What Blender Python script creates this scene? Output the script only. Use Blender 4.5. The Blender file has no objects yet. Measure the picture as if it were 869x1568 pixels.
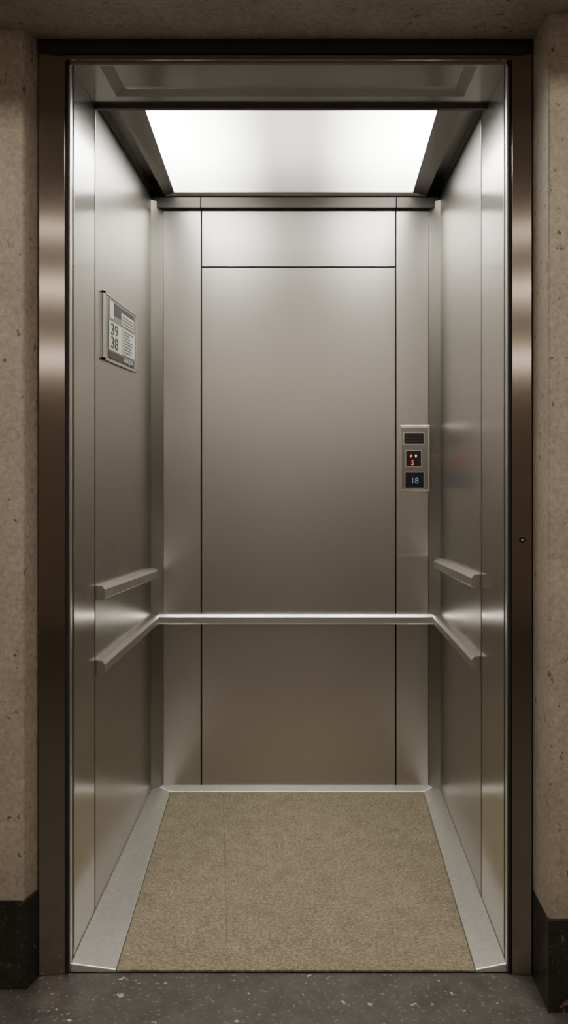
import bpy, bmesh, math, random
from mathutils import Vector, Matrix
random.seed(3)
D=bpy.data; C=bpy.context
# ------------------------------------------------------------ materials
def mat(name):
    m=D.materials.new(name); m.use_nodes=True
    nt=m.node_tree; return m,nt,nt.nodes['Principled BSDF']
def N(nt,t,**k):
    n=nt.nodes.new(t)
    for a,b in k.items(): setattr(n,a,b)
    return n
def ramp(nt,fac,stops):
    r=N(nt,'ShaderNodeValToRGB'); e=r.color_ramp.elements
    while len(e)<len(stops): e.new(.5)
    for i,(p,c) in enumerate(stops):
        e[i].position=p; e[i].color=(*c,1) if len(c)==3 else c
    nt.links.new(fac,r.inputs[0]); return r
def coords(nt,scale):
    tc=N(nt,'ShaderNodeTexCoord'); mp=N(nt,'ShaderNodeMapping'); mp.inputs['Scale'].default_value=scale
    nt.links.new(tc.outputs['Object'],mp.inputs[0]); return mp.outputs[0]
def noise(nt,vec,s,det=3,rough=.5):
    n=N(nt,'ShaderNodeTexNoise'); n.inputs['Scale'].default_value=s; n.inputs['Detail'].default_value=det
    n.inputs['Roughness'].default_value=rough; nt.links.new(vec,n.inputs['Vector']); return n
def steel(name,col,rough,aniso=.5,rot=0.0,var=.012):
    m,nt,p=mat(name)
    p.inputs['Metallic'].default_value=1
    v=coords(nt,(40,40,1.2)); n=noise(nt,v,6,4,.6)
    r=ramp(nt,n.outputs['Fac'],[(.3,[c*(1-var) for c in col]),(.7,[min(1,c*(1+var)) for c in col])])
    nt.links.new(r.outputs[0],p.inputs['Base Color'])
    n3=noise(nt,coords(nt,(1,1,1)),1.2,1)
    mr=N(nt,'ShaderNodeMapRange'); mr.inputs['From Min'].default_value=.3; mr.inputs['From Max'].default_value=.7
    mr.inputs['To Min'].default_value=rough*.96; mr.inputs['To Max'].default_value=rough*1.04
    nt.links.new(n3.outputs['Fac'],mr.inputs[0]); nt.links.new(mr.outputs[0],p.inputs['Roughness'])
    p.inputs['Anisotropic'].default_value=aniso; p.inputs['Anisotropic Rotation'].default_value=rot
    t=N(nt,'ShaderNodeTangent'); t.direction_type='RADIAL'; t.axis='Z'
    nt.links.new(t.outputs[0],p.inputs['Tangent'])
    return m
def plain(name,col,rough=.6,metal=0,emit=None,es=1):
    m,nt,p=mat(name)
    n=noise(nt,coords(nt,(1,1,1)),60,2)
    r=ramp(nt,n.outputs['Fac'],[(.3,[c*.92 for c in col]),(.7,[min(1,c*1.06) for c in col])])
    nt.links.new(r.outputs[0],p.inputs['Base Color'])
    p.inputs['Roughness'].default_value=rough; p.inputs['Metallic'].default_value=metal
    if emit: p.inputs['Emission Color'].default_value=(*emit,1); p.inputs['Emission Strength'].default_value=es
    return m
STEEL=steel('brushed_steel_wall',(.54,.53,.50),.28,.5,.25)
STEELB=steel('brushed_steel_back',(.505,.492,.468),.29,.4,.25)
STEELF=steel('brushed_steel_return',(.59,.58,.55),.17,.3,.25)
JAMB=steel('bronze_steel_jamb',(.35,.305,.27),.11,.0)
DSTEEL=steel('dark_steel',(.20,.19,.175),.35,.3)
HEADT=steel('head_trim_steel',(.10,.093,.085),.4,.2)
MSTEEL=steel('mid_steel',(.38,.37,.345),.30,.3)
RAIL=steel('rail_steel',(.78,.77,.74),.30,.0)
ALU=plain('aluminium_cove',(.70,.695,.67),.34,.75)
GAP=plain('shadow_gap',(.012,.012,.012),.8)
SEAM=plain('carpet_seam',(.08,.065,.045),.9)
BLACK=plain('black_plastic',(.01,.01,.012),.25)
DARKFR=plain('dark_frame',(.035,.028,.023),.45,.6)

def stone(name,c1,c2,pit):
    m,nt,p=mat(name); v=coords(nt,(1,1,1))
    a=noise(nt,v,5,8,.65); r=ramp(nt,a.outputs['Fac'],[(.3,c1),(.7,c2)])
    f=noise(nt,v,70,5,.7); rf=ramp(nt,f.outputs['Fac'],[(.3,(.72,.72,.72)),(.7,(1.2,1.2,1.2))])
    mx=N(nt,'ShaderNodeMix',data_type='RGBA',blend_type='MULTIPLY'); mx.inputs[0].default_value=1
    nt.links.new(r.outputs[0],mx.inputs[6]); nt.links.new(rf.outputs[0],mx.inputs[7])
    g=noise(nt,coords(nt,(1,1,.7)),42,3,.6); rg=ramp(nt,g.outputs['Fac'],[(.30,(0,0,0)),(.36,(1,1,1))])
    m2=N(nt,'ShaderNodeMix',data_type='RGBA'); nt.links.new(rg.outputs[0],m2.inputs[0])
    m2.inputs[6].default_value=(*pit,1); nt.links.new(mx.outputs[2],m2.inputs[7])
    nt.links.new(m2.outputs[2],p.inputs['Base Color']); p.inputs['Roughness'].default_value=.6
    b=N(nt,'ShaderNodeBump'); b.inputs['Strength'].default_value=.4; b.inputs['Distance'].default_value=.004
    nt.links.new(rg.outputs[0],b.inputs['Height']); nt.links.new(b.outputs[0],p.inputs['Normal'])
    return m
STONE=stone('travertine',(.325,.28,.225),(.43,.375,.305),(.13,.105,.08))

def darkstone(name,base,fleck,th,scale,rough):
    m,nt,p=mat(name); v=coords(nt,(1,1,1))
    a=noise(nt,v,9,8,.7); r=ramp(nt,a.outputs['Fac'],[(.3,[c*.55 for c in base]),(.7,[c*1.45 for c in base])])
    f=noise(nt,v,scale,3,.6); rf=ramp(nt,f.outputs['Fac'],[(th,(0,0,0)),(th+.04,(1,1,1))])
    f2=noise(nt,v,scale*3,3,.6); rf2=ramp(nt,f2.outputs['Fac'],[(.60,(0,0,0)),(.7,(.4,.4,.4))])
    ad=N(nt,'ShaderNodeMath',operation='MAXIMUM'); nt.links.new(rf.outputs[0],ad.inputs[0]); nt.links.new(rf2.outputs[0],ad.inputs[1])
    mx=N(nt,'ShaderNodeMix',data_type='RGBA'); nt.links.new(ad.outputs[0],mx.inputs[0])
    nt.links.new(r.outputs[0],mx.inputs[6]); mx.inputs[7].default_value=(*fleck,1)
    nt.links.new(mx.outputs[2],p.inputs['Base Color']); p.inputs['Roughness'].default_value=rough
    return m
FLOORM=darkstone('terrazzo_floor',(.078,.073,.071),(.55,.53,.50),.665,26,.4)
BASEM=darkstone('black_marble',(.024,.022,.019),(.14,.115,.095),.66,20,.25)

# carpet
CARPET,nt,p=mat('beige_carpet'); v=coords(nt,(1,1,1))
a=noise(nt,v,110,6,.9); r=ramp(nt,a.outputs['Fac'],[(.36,(.135,.110,.074)),(.5,(.275,.232,.160)),(.64,(.50,.44,.33))])
b2=noise(nt,v,14,6,.75); rb=ramp(nt,b2.outputs['Fac'],[(.3,(.74,.74,.74)),(.7,(1.1,1.1,1.1))])
mx=N(nt,'ShaderNodeMix',data_type='RGBA',blend_type='MULTIPLY'); mx.inputs[0].default_value=1
nt.links.new(r.outputs[0],mx.inputs[6]); nt.links.new(rb.outputs[0],mx.inputs[7]); nt.links.new(mx.outputs[2],p.inputs['Base Color'])
p.inputs['Roughness'].default_value=.9
b=N(nt,'ShaderNodeBump'); b.inputs['Strength'].default_value=.3; b.inputs['Distance'].default_value=.003
nt.links.new(a.outputs['Fac'],b.inputs['Height']); nt.links.new(b.outputs[0],p.inputs['Normal'])

# lit diffuser: fluorescent tubes run along both sides behind the opal sheet
LIGHT,nt,p=mat('opal_diffuser')
tc=N(nt,'ShaderNodeTexCoord'); sx=N(nt,'ShaderNodeSeparateXYZ'); nt.links.new(tc.outputs['Object'],sx.inputs[0])
ab=N(nt,'ShaderNodeMath',operation='ABSOLUTE'); nt.links.new(sx.outputs[0],ab.inputs[0])
mr=N(nt,'ShaderNodeMapRange'); mr.interpolation_type='SMOOTHSTEP'
mr.inputs[1].default_value=.06; mr.inputs[2].default_value=.44; mr.inputs[3].default_value=2.0; mr.inputs[4].default_value=19
nt.links.new(ab.outputs[0],mr.inputs[0])
m2=N(nt,'ShaderNodeMapRange'); m2.interpolation_type='SMOOTHSTEP'
m2.inputs[1].default_value=.65; m2.inputs[2].default_value=1.33; m2.inputs[3].default_value=1; m2.inputs[4].default_value=.36
nt.links.new(sx.outputs[1],m2.inputs[0])
mu=N(nt,'ShaderNodeMath',operation='MULTIPLY'); nt.links.new(mr.outputs[0],mu.inputs[0]); nt.links.new(m2.outputs[0],mu.inputs[1])
nt.links.new(mu.outputs[0],p.inputs['Emission Strength'])
p.inputs['Emission Color'].default_value=(1,.965,.88,1); p.inputs['Base Color'].default_value=(.8,.8,.8,1)
STRIPGLOW=plain('added_strip_glow',(.8,.8,.8),.5,0,(1,.88,.74),9)  # glow of the added lobby strips that the jamb reflects

# ------------------------------------------------------------ mesh builder
class MB:
    def __init__(s,name): s.name=name; s.bm=bmesh.new(); s.mats=[]
    def mi(s,m):
        if m not in s.mats: s.mats.append(m)
        return s.mats.index(m)
    def hexa(s,pts,m,bev=0):
        vs=[s.bm.verts.new(p) for p in pts]; i=s.mi(m); fs=[]
        for q in ((0,3,2,1),(4,5,6,7),(0,1,5,4),(1,2,6,5),(2,3,7,6),(3,0,4,7)):
            f=s.bm.faces.new([vs[k] for k in q]); f.material_index=i; fs.append(f)
        if bev:
            es=list({e for f in fs for e in f.edges})
            r=bmesh.ops.bevel(s.bm,geom=es,offset=bev,segments=2,affect='EDGES',profile=.5)
            for f in r['faces']: f.material_index=i
    def box(s,x0,x1,y0,y1,z0,z1,m,bev=0):
        s.hexa([(x0,y0,z0),(x1,y0,z0),(x1,y1,z0),(x0,y1,z0),(x0,y0,z1),(x1,y0,z1),(x1,y1,z1),(x0,y1,z1)],m,bev)
    def prism(s,poly,z0,z1,m):
        n=len(poly); i=s.mi(m)
        a=[s.bm.verts.new((x,y,z0)) for x,y in poly]; b=[s.bm.verts.new((x,y,z1)) for x,y in poly]
        s.bm.faces.new(a[::-1]).material_index=i; s.bm.faces.new(b).material_index=i
        for k in range(n):
            s.bm.faces.new([a[k],a[(k+1)%n],b[(k+1)%n],b[k]]).material_index=i
    def sweep(s,path,prof,m):
        i=s.mi(m); rings=[]
        for p,n in path:
            rings.append([s.bm.verts.new((p[0]+n[0]*o,p[1]+n[1]*o,p[2]+dz)) for o,dz in prof])
        k=len(prof)
        for a,b in zip(rings,rings[1:]):
            for j in range(k):
                s.bm.faces.new([a[j],a[(j+1)%k],b[(j+1)%k],b[j]]).material_index=i
        s.bm.faces.new(rings[0][::-1]).material_index=i; s.bm.faces.new(rings[-1]).material_index=i
    def cyl(s,c,axis,r,h,m,seg=24):
        i=s.mi(m); r_=bmesh.ops.create_cone(s.bm,cap_ends=True,segments=seg,radius1=r,radius2=r,depth=h)
        R={'x':Matrix.Rotation(math.pi/2,4,'Y'),'y':Matrix.Rotation(math.pi/2,4,'X'),'z':Matrix()}[axis]
        bmesh.ops.transform(s.bm,matrix=Matrix.Translation(c)@R,verts=r_['verts'])
        for f in {f for v in r_['verts'] for f in v.link_faces}: f.material_index=i
    def done(s,parent=None):
        bmesh.ops.recalc_face_normals(s.bm,faces=s.bm.faces)
        me=D.meshes.new(s.name); s.bm.to_mesh(me); s.bm.free()
        for m in s.mats: me.materials.append(m)
        o=D.objects.new(s.name,me); C.collection.objects.link(o)
        if parent: o.parent=parent
        return o
def empty(name):
    o=D.objects.new(name,None); C.collection.objects.link(o); return o
def text(name,s,loc,rot,size,m,parent,sx=1,ext=.0004):
    cu=D.curves.new(name,'FONT'); cu.body=s; cu.size=size; cu.extrude=ext; cu.align_x='LEFT'
    o=D.objects.new(name,cu); C.collection.objects.link(o); o.location=loc; o.rotation_euler=rot; o.scale=(sx,1,1)
    cu.materials.append(m); o.parent=parent; return o

W=.6; DEP=1.40; H=2.50; G=.0030
# ------------------------------------------------------------ car back wall
w=MB('wall_back')
w.box(-.66,.66,DEP+.008,DEP+.05,0,2.70,GAP)
xs=[-.56,-.3975,.42,.56]
def pan(x0,x1,z0,z1,m=STEELB,y=DEP): w.box(x0+G,x1-G,y,y+.012,z0+G,z1-G,m,.0008)
pan(xs[0],xs[1],.012,2.44)
pan(xs[1],xs[2],.012,2.20); pan(xs[1],xs[2],2.20,2.44)
pan(xs[2],xs[3],.012,.989); pan(xs[2],xs[3],.989,2.44)
w.box(xs[2]+.003,xs[3]-.003,DEP-.003,DEP+.004,.984,.990,RAIL)
for sx_ in (-1,1):
    w.prism([(sx_*.558,DEP),(sx_*.558,DEP+.012),(sx_*.612,DEP+.012),(sx_*.612,DEP-.055),(sx_*.6,DEP-.055)],.012,2.47,MSTEEL)
for a,bb in ((-.6,xs[1]),(xs[1],xs[2]),(xs[2],.6)):
    w.box(a+.001,bb-.001,DEP-.03,DEP+.012,2.443,2.488,HEADT,.002)
w.box(-.6,.6,DEP-.02,DEP+.012,2.488,2.52,GAP)
w.done()
# ------------------------------------------------------------ car side walls
for sgn,nm,yj in ((-1,'wall_left',.305),(1,'wall_right',.395)):
    w=MB(nm)
    def sb(y0,y1,z0,z1,m,off=0,th=.012,bev=.0012):
        a=sgn*(W+off); b_=sgn*(W+off+th); w.box(min(a,b_),max(a,b_),y0,y1,z0,z1,m,bev)
    sb(.02,DEP+.05,0,2.70,GAP,.010,.05,0)
    sb(yj+.010,DEP-.055,.012,2.497,STEEL)
    sb(.045,yj-.004,.0,2.497,STEELF)
    sb(.028,.040,.0,2.497,DARKFR,.004,.012)
    sb(.004,.026,.0,2.497,RAIL,.000,.02)
    sb(.33,DEP-.05,2.505,2.56,MSTEEL)
    w.done()
# ------------------------------------------------------------ ceiling
c=MB('ceiling')
c.box(-.66,.66,.0,DEP+.05,2.60,2.66,DSTEEL)
c.box(-.612,-.53,.33,DEP-.03,2.545,2.56,MSTEEL)
c.box(.53,.612,.33,DEP-.03,2.545,2.56,MSTEEL)
# header soffit with pressed tray: raised, chamfered rim
c.box(-.6,.6,.0,.325,2.512,2.56,STEELF,.002)
def ring(o,i_,zo,zi,m):
    (ax,ay,bx,by),(cx,cy,dx,dy)=o,i_
    po=[(ax,ay),(bx,ay),(bx,by),(ax,by)]; pi_=[(cx,cy),(dx,cy),(dx,dy),(cx,dy)]
    for k in range(4):
        a,b_=po[k],po[(k+1)%4]; e,f_=pi_[(k+1)%4],pi_[k]
        c.hexa([(*a,zo),(*b_,zo),(*e,zi),(*f_,zi),(*a,2.52),(*b_,2.52),(*e,2.52),(*f_,2.52)],m)
ring((-.6,.0,.6,.312),(-.520,.006,.520,.240),2.497,2.497,STEELF)
ring((-.520,.006,.520,.240),(-.490,.010,.490,.222),2.497,2.512,MSTEEL)
c.box(-.6,.6,.310,.33,2.485,2.56,HEADT,.002)
c.done()
# ------------------------------------------------------------ ceiling light (luminaire)
L=empty('ceiling_light')
fr=MB('frame')
yf,yb=.34,1.352
li=[(-.455,yf),(.457,yf),(.487,yb),(-.505,yb)]
lo=[(-.535,yf-.006),(.535,yf-.006),(.545,yb+.016),(-.545,yb+.016)]
for k in range(4):
    a,b_=li[k],li[(k+1)%4]; c_,d=lo[(k+1)%4],lo[k]
    fr.hexa([(*a,2.503),(*b_,2.503),(*c_,2.492),(*d,2.492),(*a,2.530),(*b_,2.530),(*c_,2.545),(*d,2.545)],MSTEEL)
fr.done(L)
d=MB('diffuser'); d.prism([(x*1.002,y) for x,y in li],2.505,2.512,LIGHT); d.done(L)
# ------------------------------------------------------------ car floor
f=MB('carpet')
pl=[(-.472,.004),(-.168,.004),(-.302,DEP-.045),(-.519,DEP-.045)]
pr=[(-.1670,.004),(.512,.004),(.529,DEP-.045),(-.3010,DEP-.045)]
f.prism(pl,.0,.008,CARPET); f.prism(pr,.0,.008,CARPET); f.prism([(-.53,.004),(.54,.004),(.54,1.36),(-.53,1.36)],-.01,.003,SEAM)
f.done()
def trim(nm,pts): t=MB(nm); t.hexa(pts,ALU,.003); t.done()
trim('trim_1',[(-.6,.004,0),(-.474,.004,0),(-.521,DEP-.045,0),(-.6,DEP,0),(-.6,.004,.026),(-.474,.004,.009),(-.521,DEP-.045,.009),(-.6,DEP,.024)])
trim('trim_2',[(.514,.004,0),(.6,.004,0),(.6,DEP,0),(.531,DEP-.045,0),(.514,.004,.009),(.6,.004,.026),(.6,DEP,.024),(.531,DEP-.045,.009)])
trim('trim_3',[(-.521,DEP-.045,0),(.531,DEP-.045,0),(.6,DEP,0),(-.6,DEP,0),(-.521,DEP-.045,.009),(.531,DEP-.045,.009),(.6,DEP,.022),(-.6,DEP,.022)])
s=MB('floor_car'); s.box(-.66,.66,.0,DEP+.05,-.06,-.012,GAP); s.done()
# ------------------------------------------------------------ handrails: flat bars tight to the panels
prof=[(.0,.008),(.020,.006),(.029,-.005),(.029,-.030),(.024,-.036),(.0,-.036)]
h=MB('handrail')
zb=.737
h.sweep([((-.6,.315,.782),(1,0)),((-.6,DEP,zb),(1,-1)),((.6,DEP,zb),(-1,-1)),((.6,.405,.775),(-1,0))],prof,RAIL)
h.done()
for sgn,ye,ze,zk in ((-1,.315,1.012,.935),(1,.405,1.035,.975)):
    h=MB('handrail'); h.sweep([((sgn*.6,ye,ze),(-sgn,0)),((sgn*.6,DEP-.06,zk),(-sgn,0))],prof,RAIL); h.done()
# ------------------------------------------------------------ floor indicator panel
P=empty('elevator_control_panel')
q=MB('faceplate')
q.box(.438,.562,DEP-.006,DEP-.0005,1.258,1.535,RAIL,.002)
q.box(.444,.556,DEP-.0075,DEP-.005,1.266,1.527,MSTEEL,.001)
q.done(P)
def px2(px,py): return (px-474)/364+.0585, 1.453+(681-py)/364
for nm,(a,b_,c_,d_) in {'speaker_slot':(618,663,648,680),'floor_display':(621,690,644,714),'position_display':(620,723,648,747)}.items():
    xa,za=px2(a,b_); xb,zb_=px2(c_,d_)
    q=MB(nm); q.box(xa,xb,DEP-.010,DEP-.0065,zb_,za,BLACK,.001)
    q.box(xa-.003,xa,DEP-.0095,DEP-.0065,zb_,za,RAIL); q.box(xb,xb+.003,DEP-.0095,DEP-.0065,zb_,za,RAIL)
    q.box(xa-.003,xb+.003,DEP-.0095,DEP-.0065,za,za+.003,RAIL); q.box(xa-.003,xb+.003,DEP-.0095,DEP-.0065,zb_-.003,zb_,RAIL)
    if nm=='speaker_slot':
        for k in range(5): q.box(xa+.006,xb-.006,DEP-.0108,DEP-.0098,zb_+.008+k*.007,zb_+.010+k*.007,HEADT)
    q.done(P)
RED=plain('red_led',(.5,.02,.02),.5,0,(1,.04,.02),2); WHT=plain('white_led',(.6,.6,.6),.5,0,(1,.75,.7),2); BLU=plain('blue_led',(.1,.15,.3),.5,0,(.2,.38,1),.35)
R90=(math.pi/2,0,0)
def led(x,z,w_,h_,m,nm): q=MB(nm); q.box(x-w_/2,x+w_/2,DEP-.0115,DEP-.0102,z-h_/2,z+h_/2,m,.0003); q.done(P)
xa,za=px2(628.5,698); led(xa,za,.008,.012,RED,'led_1')
xa,za=px2(636,698); led(xa,za,.006,.010,WHT,'led_2')
text('arrow_digit','5',(px2(628.5,711)[0],DEP-.0102,px2(0,712)[1]),R90,.028,RED,P)
text('blue_digits','18',(px2(628,740)[0],DEP-.0102,px2(0,740)[1]),R90,.034,BLU,P)
# ------------------------------------------------------------ notice sign on left wall
S=empty('notice_sign')
PLATE=plain('sign_plate',(.30,.295,.275),.3,.6); WHITE=plain('sign_white',(.50,.50,.465),.5); INK=plain('sign_ink',(.035,.035,.035),.5); GREY=plain('sign_grey',(.16,.16,.15),.5)
sy0,sy1,sz0,sz1=.40,.97,1.724,1.942
def sr(nm,u0,u1,v0,v1,l,m,bev=0):
    q=MB(nm); x=-.6+.001+l*.0012
    q.box(-.5995,x+.0012,sy0+u0*(sy1-sy0),sy0+u1*(sy1-sy0),sz0+v0*(sz1-sz0),sz0+v1*(sz1-sz0),m,bev); q.done(S)
sr('plate',0,1,0,1,3,PLATE,.0015)
sr('rim_bottom',0,1,0,.03,5,RAIL); sr('rim_top',0,1,.97,1,5,RAIL); sr('rim_near',0,.04,0,1,5,RAIL); sr('rim_far',.97,1,0,1,5,RAIL)
sr('backing',.13,.93,.06,.93,4,GREY)
sr('sheet_header_bar',.16,.26,.66,.92,5,WHITE); sr('logo',.28,.48,.74,.92,5,INK); sr('header_bar',.5,.9,.86,.92,5,INK)
sr('sheet_a',.50,.88,.66,.85,5,WHITE)
sr('sheet_b',.13,.52,.18,.62,5,WHITE); sr('sheet_c',.54,.93,.20,.62,5,WHITE)
sr('footer',.13,.90,.06,.16,5,INK)
for k in range(3): sr('line',.53,.84,.69+k*.05,.71+k*.05,6,GREY)
for k in range(8): sr('row',.58,random.uniform(.75,.9),.24+k*.047,.258+k*.047,6,GREY)
RL=(math.pi/2,0,math.pi/2)
def st(nm,s_,u,v,size,m,sx): text(nm,s_,(-.6+.001+.0012*6+.001,sy0+u*(sy1-sy0),sz0+v*(sz1-sz0)),RL,size,m,S,sx)
st('digits_upper','39',.17,.42,.055,INK,2.3); st('digits_lower','38',.17,.22,.055,INK,2.3); st('footer_text','AREA',.55,.075,.024,WHITE,3)
# ------------------------------------------------------------ door frame (landing)
F=MB('door_frame')
F.hexa([(-.683,-.012,0),(-.612,-.002,0),(-.612,.03,0),(-.683,.03,0),(-.683,-.012,2.562),(-.612,-.002,2.562),(-.612,.03,2.562),(-.683,.03,2.562)],JAMB,.002)
F.hexa([(.612,-.002,0),(.666,-.012,0),(.666,.03,0),(.612,.03,0),(.612,-.002,2.562),(.666,-.012,2.562),(.666,.03,2.562),(.612,.03,2.562)],JAMB,.002)
F.box(-.611,-.603,-.004,.02,0,2.51,GAP); F.box(.603,.611,-.004,.02,0,2.51,GAP)
F.box(-.683,.666,-.016,.03,2.523,2.562,DARKFR,.002)
F.box(-.613,.613,-.012,.03,2.505,2.522,JAMB,.003)
F.cyl((.639,-.009,1.193),'y',.008,.008,BLACK); F.cyl((.639,-.012,1.193),'y',.0035,.006,RAIL,12)
F.done()
# ------------------------------------------------------------ landing stone
def pw(nm,poly,z1,m): w=MB(nm); w.prism(poly,.0,z1,m); w.done()
pw('wall_front_left',[(-2.2,-.07),(-.710,-.07),(-.705,-.065),(-.685,-.0),(-.685,.06),(-2.2,.06)],2.562,STONE)
pw('wall_front_right',[(.669,-.0),(.671,-.165),(.676,-.17),(2.2,-.17),(2.2,.06),(.669,.06)],2.562,STONE)
pw('baseboard_left',[(-2.2,-.078),(-.696,-.078),(-.684,-.018),(-.684,-.0125),(-2.2,-.0125)],.235,BASEM)
pw('baseboard_right',[(.667,-.0125),(.668,-.182),(2.2,-.182),(2.2,-.0125)],.235,BASEM)
w=MB('wall_front_lintel'); w.box(-2.2,2.2,-.62,.06,2.5625,3.0,STONE); w.done()
fl=MB('floor'); fl.box(-2.2,2.2,-5.2,.003,-.06,.0,FLOORM); fl.done()
w=MB('ceiling_lobby'); w.box(-2.2,2.2,-5.2,-.6,3.0,3.06,STONE); w.done()
w=MB('wall_lobby_left'); w.box(-2.26,-2.2,-5.2,.06,0,3.06,STONE); w.done()
w=MB('wall_lobby_right'); w.box(2.2,2.26,-5.2,.06,0,3.06,STONE); w.done()
w=MB('wall_lobby_rear'); w.box(-2.26,2.26,-5.26,-5.2,0,3.06,STONE); w.done()
# unseen glowing strips in the lobby, added to reflect as bands in the jamb
for y,z,t_ in ((-4.2,2.985,0),(-5.17,2.70,1),(-5.17,2.14,1)):
    q=MB('added_wall_strip' if t_ else 'added_ceiling_strip')
    if t_:
        q.box(-1.9,1.9,y-.03,y+.01,z-.05,z+.05,DSTEEL,.004); q.box(-1.88,1.88,y+.008,y+.03,z-.03,z+.03,STRIPGLOW,.004)
    else:
        q.box(-1.9,1.9,y-.07,y+.07,z-.02,z+.015,DSTEEL,.004); q.box(-1.88,1.88,y-.05,y+.05,z-.035,z-.018,STRIPGLOW,.004)
    q.done()
def area(nm,loc,sx,sy,pw_,col,rot=(0,0,0)):
    l=D.lights.new(nm,'AREA'); l.shape='RECTANGLE'; l.size=sx; l.size_y=sy; l.energy=pw_; l.color=col
    o=D.objects.new(nm,l); C.collection.objects.link(o); o.location=loc; o.rotation_euler=rot
area('lobby_downlight',(-1.2,-1.6,2.95),.4,.4,28,(1,.89,.76)); area('lobby_downlight.001',(1.2,-1.6,2.95),.4,.4,28,(1,.89,.76))
wd=D.worlds.new('world'); C.scene.world=wd; wd.use_nodes=True; wd.node_tree.nodes['Background'].inputs[0].default_value=(.02,.02,.02,1)
# ------------------------------------------------------------ camera
cd=D.cameras.new('camera'); co=D.objects.new('camera',cd); C.collection.objects.link(co)
co.location=(.0585,-2.63,1.453); co.rotation_euler=(math.pi/2,0,0)
cd.sensor_fit='HORIZONTAL'; cd.sensor_width=36; cd.lens=36*1466/869
cd.shift_x=-39.5/869; cd.shift_y=-103/869; cd.clip_start=.05
C.scene.camera=co
